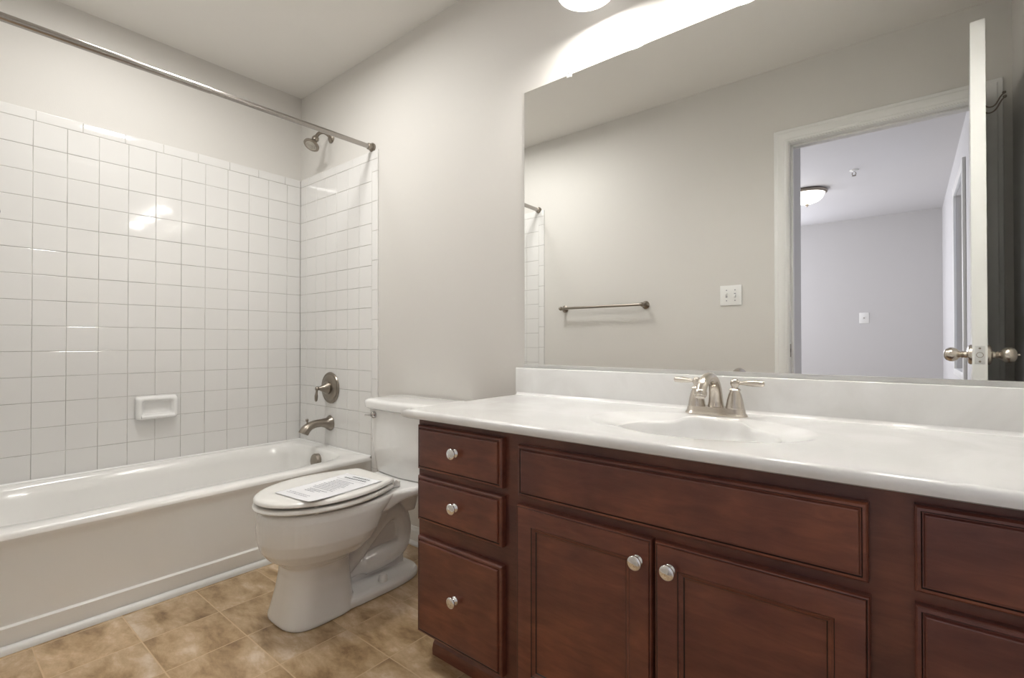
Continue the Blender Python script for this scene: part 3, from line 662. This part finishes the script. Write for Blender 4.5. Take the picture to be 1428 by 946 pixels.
# paper notice on the lid
pa = thing('paper_notice', 'white printed paper notice lying on the closed toilet lid', 'paper', (1.290, -0.560, 0.4365))
pa.rotation_euler = (0, 0, math.radians(6))
PW, PL = 0.100, 0.150
def pz(x, y):
    # lies on the lid, corners slightly lifted
    u, v_ = x/PW, y/PL
    return 0.0004 + 0.004*max(0, u)**3*max(0, -v_)**2 + 0.0015*max(0, -v_)**3 - 0.0010*max(0, abs(u)-0.8)
def sheet(bm, x0, x1, y0, y1, lift, nx, ny, mi=0, thick=0.0):
    g = [[bm.verts.new((x0+(x1-x0)*i/nx, y0+(y1-y0)*j/ny, pz(x0+(x1-x0)*i/nx, y0+(y1-y0)*j/ny)+lift)) for i in range(nx+1)] for j in range(ny+1)]
    for j in range(ny):
        for i in range(nx): f = bm.faces.new((g[j][i], g[j][i+1], g[j+1][i+1], g[j+1][i])); f.material_index = mi
b = new(); sheet(b, -PW, PW, -PL, PL, 0.0, 20, 28); sht = finish('sheet', b, 'paper', pa, smooth=60, fix=False); sl = sht.modifiers.new('solid', 'SOLIDIFY'); sl.thickness = 0.0003; sl.offset = -1
random.seed(3)
b = new()
def textline(x0, x1, y, h, mi=0, gap=0.003, wmin=0.005, wmax=0.014):
    x = x0
    while x < x1-0.003:
        x2 = min(x1, x+random.uniform(wmin, wmax)); 
        n = max(1, int((x2-x)/0.004)); sheet(b, x, x2-gap*0.5, y-h/2, y+h/2, 0.0006, n, 1, mi); x = x2+gap*0.4
for x0, x1, y, h, mi in ((-0.035, 0.060, 0.128, 0.008, 0), (-0.058, 0.062, 0.108, 0.008, 0)): textline(x0, x1, y, h, mi, 0.003, 0.006, 0.012)
finish('heading_text', b, ['ink', 'ink_light'], pa, smooth=0, fix=False, label='two bold lines of heading print')
b = new()
textline(-0.080, 0.080, 0.088, 0.0016, 1, 0.0, 0.20, 0.21)
finish('ruled_line', b, ['ink', 'ink_light'], pa, smooth=0, fix=False)
b = new()
for k in range(9): textline(-0.062+random.uniform(0, 0.01), 0.064-random.uniform(0, 0.03), 0.068-k*0.0125, 0.0042, 1, 0.0025, 0.004, 0.012)
for k in range(3): textline(-0.045, 0.05-0.02*k, -0.050-k*0.0105, 0.0042, 1, 0.003, 0.006, 0.016)
finish('body_text', b, ['ink', 'ink_light'], pa, smooth=0, fix=False, label='paragraph of small grey print')
b = new()
for k in range(2): textline(-0.075, 0.040, -0.108-k*0.011, 0.0032, 1, 0.0025, 0.004, 0.012)
finish('footer_text', b, ['ink', 'ink_light'], pa, smooth=0, fix=False, label='two faint grey lines at the near edge')

# ------------------------------------------------------------------ vanity
VX0, VX1 = 1.744, RX-0.004; VF = -0.535; VZ = 0.726; VB = 0.088
van = thing('vanity_cabinet', 'dark cherry wood bathroom vanity with drawers, two doors and round knobs', 'vanity', (CX, 0, 0))
def rel(x): return x - CX
b = new()
box(b, rel(VX0), rel(VX0)+0.016, VF+0.018, -0.003, VB, VZ)                    # left side
box(b, rel(VX1)-0.016, rel(VX1), VF+0.018, -0.003, VB, VZ)
box(b, rel(VX0)+0.016, rel(VX1)-0.016, VF+0.018, -0.003, VB, VB+0.016)          # bottom
box(b, rel(VX0)+0.016, rel(VX1)-0.016, -0.012, -0.003, VB+0.016, VZ)            # back
box(b, rel(VX0)+0.001, rel(VX1)-0.001, VF, VF+0.018, VB, VZ)                     # face frame front
finish('carcass', b, 'wood_edge', van, smooth=0)
b = new(); box(b, rel(VX0)+0.022, rel(VX1), -0.478, -0.462, 0.0005, VB); prof_strip(b, [(0.0, 0.0), (0.020, 0.0), (0.021, 0.018), (0.017, 0.034), (0.010, 0.042), (0.004, 0.050), (0.0, 0.052)], (rel(VX0)+0.020, -0.4785, 0.0005), (rel(VX1), -0.4785, 0.0005), (0, -1, 0))
finish('toe_kick', b, 'wood', van, smooth=25, label='dark wood toe board with shoe moulding')

def front(name, x0, x1, z0, z1, style, label=None):
    """slab drawer front or framed door with moulded edge; local origin at its centre on the face frame"""
    xc, zc = (x0+x1)/2, (z0+z1)/2; hx, hz = (x1-x0)/2, (z1-z0)/2
    if style == 'slab':
        pf = [(0.0, 0.0, 0), (0.0, 0.012, 0), (0.0012, 0.0145, 0), (0.0035, 0.0165, 0), (0.0075, 0.0172, 0), (0.0092, 0.0152, 1), (0.0108, 0.0150, 0), (0.0125, 0.0196, 0), (0.0145, 0.0205, 0)]
        # the photographed fronts show a bead round a flat field
    else:
        pf = [(0.0, 0.0, 0), (0.0, 0.014, 0), (0.0015, 0.0175, 0), (0.0035, 0.0185, 0), (0.0050, 0.0178, 1), (0.0062, 0.0200, 0), (0.0085, 0.0205, 0),
              (0.0470, 0.0205, 0), (0.0485, 0.0188, 1), (0.0500, 0.0186, 0), (0.0520, 0.0168, 0), (0.0570, 0.0150, 0), (0.0590, 0.0128, 1), (0.0610, 0.0124, 0), (0.064, 0.0126, 0)]
    b = new()
    rings = [[Vector((sx*(hx-i), -d, sz*(hz-i))) for sx, sz in ((-1, -1), (1, -1), (1, 1), (-1, 1))] for i, d, m_ in pf]
    mis = [pf[i][2] for i in range(len(pf)-1)]
    loft(b, rings, True, True, mis=mis+[0]) if False else None
    vr = [[b.verts.new(p) for p in r] for r in rings]
    for i in range(len(vr)-1):
        for j in range(4):
            k = (j+1) % 4; f = b.faces.new((vr[i][j], vr[i][k], vr[i+1][k], vr[i+1][j])); f.material_index = pf[i+1][2]
    b.faces.new(vr[-1]); b.faces.new(list(reversed(vr[0])))
    o = finish(name, b, ['wood', 'glaze'], van, smooth=20, label=label)
    o.location = (rel(xc), VF-0.0004, zc)
    return o
def knob(parent, x, z):
    b = new(); lathe(b, [(0.0, 0.0), (0.0118, 0.0), (0.0122, 0.002), (0.0115, 0.004), (0.0070, 0.006), (0.0055, 0.009), (0.0058, 0.012), (0.0100, 0.0135), (0.0145, 0.0155), (0.0155, 0.0175), (0.0152, 0.0195), (0.0135, 0.0210), (0.0110, 0.0216), (0.0, 0.0232)], (x, -0.0206, z), (0, -1, 0), 36)
    return finish('knob', b, 'chrome', parent, smooth=50, label='round chrome knob')
XL0, XL1 = 1.756, 2.086; XR0, XR1 = 2.901, 3.231
for (x0, x1, side) in ((XL0, XL1, 'left'), (XR0, XR1, 'right')):
    for z0, z1, nm in ((0.576, 0.707, 'top'), (0.4255, 0.5565, 'middle'), (0.094, 0.377, 'deep bottom')):
        dr = front('drawer', x0, x1, z0, z1, 'slab'); knob(dr, 0.0, 0.004)
front('false_drawer_front', 2.137, 2.845, 0.570, 0.697, 'slab', 'long fixed wood panel without a knob under the sink')
d1 = front('cabinet_door', 2.135, 2.487, 0.094, 0.549, 'door'); knob(d1, 0.1476, 0.1795)
d2 = front('cabinet_door', 2.494, 2.847, 0.094, 0.549, 'door'); knob(d2, -0.1440, 0.1795)

# ------------------------------------------------------------------ countertop with moulded sink
ct = thing('countertop', 'glossy white marble-look vanity top with moulded oval sink and backsplash', 'countertop', (CX, 0, VZ))
CZ = 0.752 - VZ; CX0, CX1, CY0, CY1 = rel(1.712), rel(RX)-0.003, -0.578, -0.003
SX, SY = 2.482-CX, -0.305
b = new()
NA = 128
ang = [2*PI*k/NA for k in range(NA)]
for cx_, cy_ in ((CX0, CY0), (CX1, CY0), (CX1, CY1-0.018), (CX0, CY1-0.018)):
    a = math.atan2(cy_-SY, cx_-SX) % (2*PI); i = min(range(NA), key=lambda k: abs(((ang[k]-a+PI) % (2*PI))-PI)); ang[i] = a
def ell(rx, ry, z): return [Vector((SX+rx*math.cos(a), SY+ry*math.sin(a), z)) for a in ang]
def rc(ins, z): return [Vector((*ray_rect(SX, SY, a, CX0+ins, CX1-0.0001, CY0+ins, CY1-0.018), z)) for a in ang]
def polar_ell(rx, ry, z):
    out = []
    for a in ang:
        c, s_ = math.cos(a), math.sin(a); r = 1/math.sqrt((c/rx)**2+(s_/ry)**2); out.append(Vector((SX+r*c, SY+r*s_, z)))
    return out
rings = [rc(0.010, CZ-0.026), rc(0.002, CZ-0.0225), rc(0.0, CZ-0.016), rc(0.0, CZ-0.010), rc(0.002, CZ-0.004), rc(0.006, CZ-0.0008), rc(0.011, CZ), rc(0.013, CZ),
         ]
def sm(a, lo, hi): t = max(0.0, min(1.0, (a-lo)/(hi-lo))); return t*t*(3-2*t)
SY2 = -0.322
def bowl_ring(t, dz, k=1.0):
    """t: 0 outer edge of the shell, 1 lip of the bowl; k scales the ring below the lip"""
    out = []
    rx, ry = (0.272+(0.186-0.272)*t)*k, (0.190+(0.158-0.190)*t)*k
    sx_ = SX + 0.012*t
    cy = SY+(SY2-SY)*t
    for a in ang:
        c, s_ = math.cos(a), math.sin(a)
        r = 1/math.sqrt((c/rx)**2+(s_/ry)**2); x, y = sx_+r*c, cy+r*s_
        side = sm(abs(x-sx_), 0.060*k, 0.110*k) if s_ > 0 else sm(abs(x-sx_), 0.09*k, 0.20*k)
        dep = 0.0145*side*(1-0.8*sm(-s_, 0.0, 0.7))
        out.append(Vector((x, y, CZ - dep*sm(t, -0.15, 1.0)*sm(t, 0.0, 0.25) - dz)))
    return out
rings += [bowl_ring(0.0, 0.0), bowl_ring(0.08, 0.0001), bowl_ring(0.16, 0.0002), bowl_ring(0.25, 0.0003), bowl_ring(0.4, 0.0004), bowl_ring(0.55, 0.0005), bowl_ring(0.7, 0.0006), bowl_ring(0.84, 0.0008), bowl_ring(0.95, 0.0012), bowl_ring(1.0, 0.003), bowl_ring(1.0, 0.010, 0.975), bowl_ring(1.0, 0.028, 0.95), bowl_ring(1.0, 0.055, 0.89), bowl_ring(1.0, 0.085, 0.77), bowl_ring(1.0, 0.105, 0.60), bowl_ring(1.0, 0.116, 0.38), bowl_ring(1.0, 0.122, 0.14)]
loft(b, rings, False, True)
finish('top', b, 'marble', ct, smooth=35)
# underside rim (hidden overhang)
b = new()
# backsplash
BX_0 = rel(1.706)
box(b, BX_0, CX1, CY1-0.018, CY1, CZ-0.026, 0.855-VZ, 0.003, 3)
# small cove between top and splash
cove = [(0.0, 0.0)] + [(0.012-0.012*math.sin(a), 0.012-0.012*math.cos(a)) for a in [PI/2*k/6 for k in range(7)]]
prof_strip(b, [(0.0, -0.002)] + [(0.013-0.013*math.sin(a)+0.0, 0.013-0.013*math.cos(a)) for a in [PI/2*k/6 for k in range(7)]], (CX0+0.002, CY1-0.0175, CZ-0.0003), (CX1, CY1-0.0175, CZ-0.0003), (0, -1, 0))
finish('backsplash', b, 'marble', ct, smooth=35)
b = new(); lathe(b, [(0.0, 0.0), (0.021, 0.0), (0.022, 0.002), (0.016, 0.003), (0.0, 0.0045)], (SX, SY2, CZ-0.1215), (0, 0, 1), 24); finish('drain', b, 'nickel', ct)

# ------------------------------------------------------------------ faucet
fa = thing('faucet', 'satin nickel two-handle faucet with arched spout behind the sink', 'faucet', (2.480, -0.100, 0.7523))
fa.rotation_euler = (0, 0, math.radians(0))
def stadium(L, R, z, per=12):
    out = []
    for cx_, a0 in ((L, -PI/2), (-L, PI/2)):
        for k in range(per+1): a = a0+PI*k/per; out.append(Vector((cx_+R*math.cos(a), R*math.sin(a), z)))
    return out
b = new(); loft(b, [stadium(0.052, 0.030, 0.0), stadium(0.052, 0.0305, 0.003), stadium(0.052, 0.028, 0.0065), stadium(0.052, 0.0255, 0.009), stadium(0.0515, 0.0245, 0.019), stadium(0.0515, 0.0225, 0.022), stadium(0.050, 0.015, 0.023)])
finish('base_plate', b, 'nickel', fa, smooth=40)
for sx in (-1, 1):
    b = new(); lathe(b, [(0.0235, 0.020), (0.0240, 0.024), (0.0228, 0.0265), (0.0225, 0.030), (0.0200, 0.044), (0.0158, 0.060), (0.0125, 0.067), (0.0132, 0.0695), (0.0150, 0.0720), (0.0120, 0.075), (0.0085, 0.077), (0.0082, 0.080), (0.0108, 0.0835), (0.0122, 0.090), (0.0105, 0.097), (0.0060, 0.101), (0.0, 0.102)], (sx*0.0508, 0, 0), (0, 0, 1), 32)
    h = finish('handle', b, 'nickel', fa, smooth=50)
    b = new(); dy = -0.002 if sx > 0 else 0.016
    tube(b, [(sx*0.058, dy*0.1, 0.090), (sx*0.066, dy*0.3, 0.0905), (sx*0.078, dy*0.6, 0.091), (sx*0.099, dy, 0.0912), (sx*0.119, dy*1.35, 0.0910), (sx*0.124, dy*1.4, 0.0910)], [0.0050, 0.0045, 0.0065, 0.0088, 0.0078, 0.0040], 18, 5)
    finish('lever', b, 'nickel', h, smooth=60)
b = new()
tube(b, [(0, 0.004, 0.010), (0, 0.004, 0.020), (0, 0.004, 0.036), (0, 0.001, 0.062), (0, -0.008, 0.082), (0, -0.026, 0.098), (0, -0.052, 0.1050), (0, -0.083, 0.102), (0, -0.110, 0.090), (0, -0.124, 0.070)], [0.0270, 0.0225, 0.0190, 0.0170, 0.0160, 0.0150, 0.0143, 0.0138, 0.0138, 0.0138], 28, 6)
spt = finish('spout', b, 'nickel', fa, smooth=60)
b = new(); lathe(b, [(0.0142, -0.004), (0.0155, -0.002), (0.0158, 0.004), (0.0150, 0.008), (0.0128, 0.010), (0.0125, 0.014), (0.0, 0.014)], (0, -0.124, 0.071), (0, -0.35, -0.94), 28); finish('aerator', b, 'nickel', spt)
b = new(); lathe(b, [(0.003, 0.0), (0.003, 0.052), (0.0065, 0.056), (0.0070, 0.061), (0.0045, 0.066), (0.0, 0.067)], (0, 0.022, 0.024), (0, 0, 1), 16); finish('lift_rod', b, 'nickel', fa)

# ------------------------------------------------------------------ mirror
MX0, MX1, MZ0, MZ1 = 1.739, 3.235, 0.862, 1.926
mi_ = thing('wall_mirror', 'wide frameless mirror above the vanity reflecting the doorway', 'mirror', ((MX0+MX1)/2, -0.0005, MZ0))
mh = (MX1-MX0)/2
b = new(); box(b, -mh, mh, -0.0055, -0.0005, 0.0, MZ1-MZ0, 0.0004, 1); finish('glass', b, 'mirror', mi_, smooth=0)
b = new(); box(b, -mh, mh, -0.0100, -0.0058, -0.0068, 0.0060, 0.0006); finish('bottom_channel', b, 'alu', mi_, label='thin aluminium channel along the bottom edge')
for x in (1.945, 3.03):
    b = new(); xx = x-(MX0+MX1)/2; box(b, xx-0.009, xx+0.009, -0.0095, -0.0058, MZ1-MZ0-0.010, MZ1-MZ0+0.004, 0.001); box(b, xx-0.009, xx+0.009, -0.0095, -0.0003, MZ1-MZ0+0.001, MZ1-MZ0+0.012, 0.001)
    lathe(b, [(0.004, 0.0), (0.004, 0.002), (0.0, 0.0025)], (xx, -0.0095, MZ1-MZ0+0.007), (0, -1, 0), 12, mi=1); finish('clip', b, ['plastic', 'alu'], mi_, label='small clear clip on the top edge')

# ------------------------------------------------------------------ vanity light (three bell shades)
vl = thing('vanity_light', 'three-shade wall light above the mirror, one white glass shade showing at the top', 'wall light', (CX-0.0025, -0.0005, 2.259))
b = new(); box(b, -0.30, 0.30, -0.022, 0.0, -0.045, 0.045, 0.010, 3); finish('backplate', b, 'nickel', vl)
for lx in LX:
    x = lx-(CX-0.0025); zc = LZ-2.24
    b = new(); tube(b, [(x, -0.02, 0.0), (x, -0.06, 0.01), (x, -0.105, 0.01), (x, LY, -0.01), (x, LY, -0.035)], 0.008, 14, 5); lathe(b, [(0.0, 0.0), (0.022, 0.0), (0.026, -0.02), (0.026, -0.034), (0.0, -0.034)], (x, LY, -0.015), (0, 0, 1), 24)
    finish('arm', b, 'nickel', vl)
    b = new(); zt = -0.045
    prof = [(0.030, zt), (0.046, zt-0.012), (0.060, zt-0.040), (0.070, zt-0.075), (0.079, zt-0.112), (0.091, zt-0.130), (0.094, zt-0.134), (0.092, zt-0.138), (0.086, zt-0.134), (0.075, zt-0.112), (0.066, zt-0.075), (0.056, zt-0.040), (0.042, zt-0.014), (0.028, zt-0.004)]
    lathe(b, prof, (x, LY, 0), (0, 0, 1), 48, cap0=False, cap1=False); finish('shade', b, 'shade', vl, label='flared white glass shade')
    b = new(); lathe(b, [(0.0, -0.075), (0.014, -0.072), (0.026, -0.055), (0.029, -0.040), (0.024, -0.022), (0.014, -0.008), (0.013, 0.0)], (x, LY, zt-0.012), (0, 0, 1), 24); finish('bulb', b, 'bulb', vl)

# unseen housing made up for the added room fill lamp
cf = thing('added_room_fill_lamp', 'round flush white housing of an added fill lamp, out of view above', 'ceiling lamp', (0.95, -0.74, H))
b = new(); lathe(b, [(0.0, -0.0005), (0.13, -0.0005), (0.135, -0.012), (0.125, -0.018), (0.0, -0.018)], n=40); finish('canopy', b, 'plastic', cf)
b = new(); lathe(b, [(0.115, -0.019), (0.118, -0.026), (0.118, -0.034), (0.0, -0.036)], n=32); finish('diffuser', b, 'shade', cf)

dl = thing('added_tub_fill_lamp', 'small recessed white housing of an added fill lamp, out of view above the tub', 'ceiling lamp', (0.55, -1.0, H))  # unseen ring added to house the tub fill lamp
b = new(); lathe(b, [(0.0, -0.0005), (0.095, -0.0005), (0.095, -0.004), (0.08, -0.008), (0.0, -0.006)], n=32); finish('trim_ring', b, 'plastic', dl)

# ------------------------------------------------------------------ towel bar and switches on the doorway wall
tbx0, tbx1, tbz = 0.975, 1.588, 1.195
tw = thing('towel_bar', 'dark nickel towel bar on the grey wall, seen in the mirror', 'towel bar', ((tbx0+tbx1)/2, -W+0.0005, tbz)); th_ = (tbx1-tbx0)/2
b = new(); tube(b, [(-th_-0.006, 0.062, 0), (th_+0.006, 0.062, 0)], 0.0085, 16, 1); finish('bar', b, 'bronze', tw)
for sx in (-1, 1):
    b = new(); lathe(b, [(0.0, 0.0), (0.025, 0.0), (0.026, 0.004), (0.020, 0.009), (0.012, 0.016), (0.0095, 0.03), (0.0095, 0.046), (0.013, 0.052), (0.014, 0.062), (0.011, 0.072), (0.004, 0.078), (0.0, 0.079)], (sx*th_, 0, 0), (0, 1, 0), 28); finish('post', b, 'bronze', tw)
sw = thing('light_switch', 'white double switch plate beside the door casing, seen in the mirror', 'switch', (2.105, -W+0.0005, 1.225))
b = new(); box(b, -0.059, 0.059, 0.0, 0.006, -0.058, 0.058, 0.004, 3); finish('plate', b, 'plastic', sw)
for sx, up in ((-0.023, 1), (0.023, -1)):
    b = new(); box(b, sx-0.005, sx+0.005, 0.0055, 0.0065, -0.012, 0.012, mi=1); loft(b, [[Vector((sx+x, y, z)) for x, z in ((-0.004, -0.010+0.004*up), (0.004, -0.010+0.004*up), (0.004, 0.010+0.004*up), (-0.004, 0.010+0.004*up))] for y in (0.0066,)] + [[Vector((sx+x, 0.018, z+0.008*up)) for x, z in ((-0.0035, -0.004), (0.0035, -0.004), (0.0035, 0.004), (-0.0035, 0.004))]])
    for z in (-0.030, 0.030): lathe(b, [(0.0035, 0.006), (0.003, 0.0072), (0.0, 0.0074)], (sx, 0, z), (0, 1, 0), 12, mi=1)
    finish('toggle', b, ['plastic', 'ink_light'], sw)
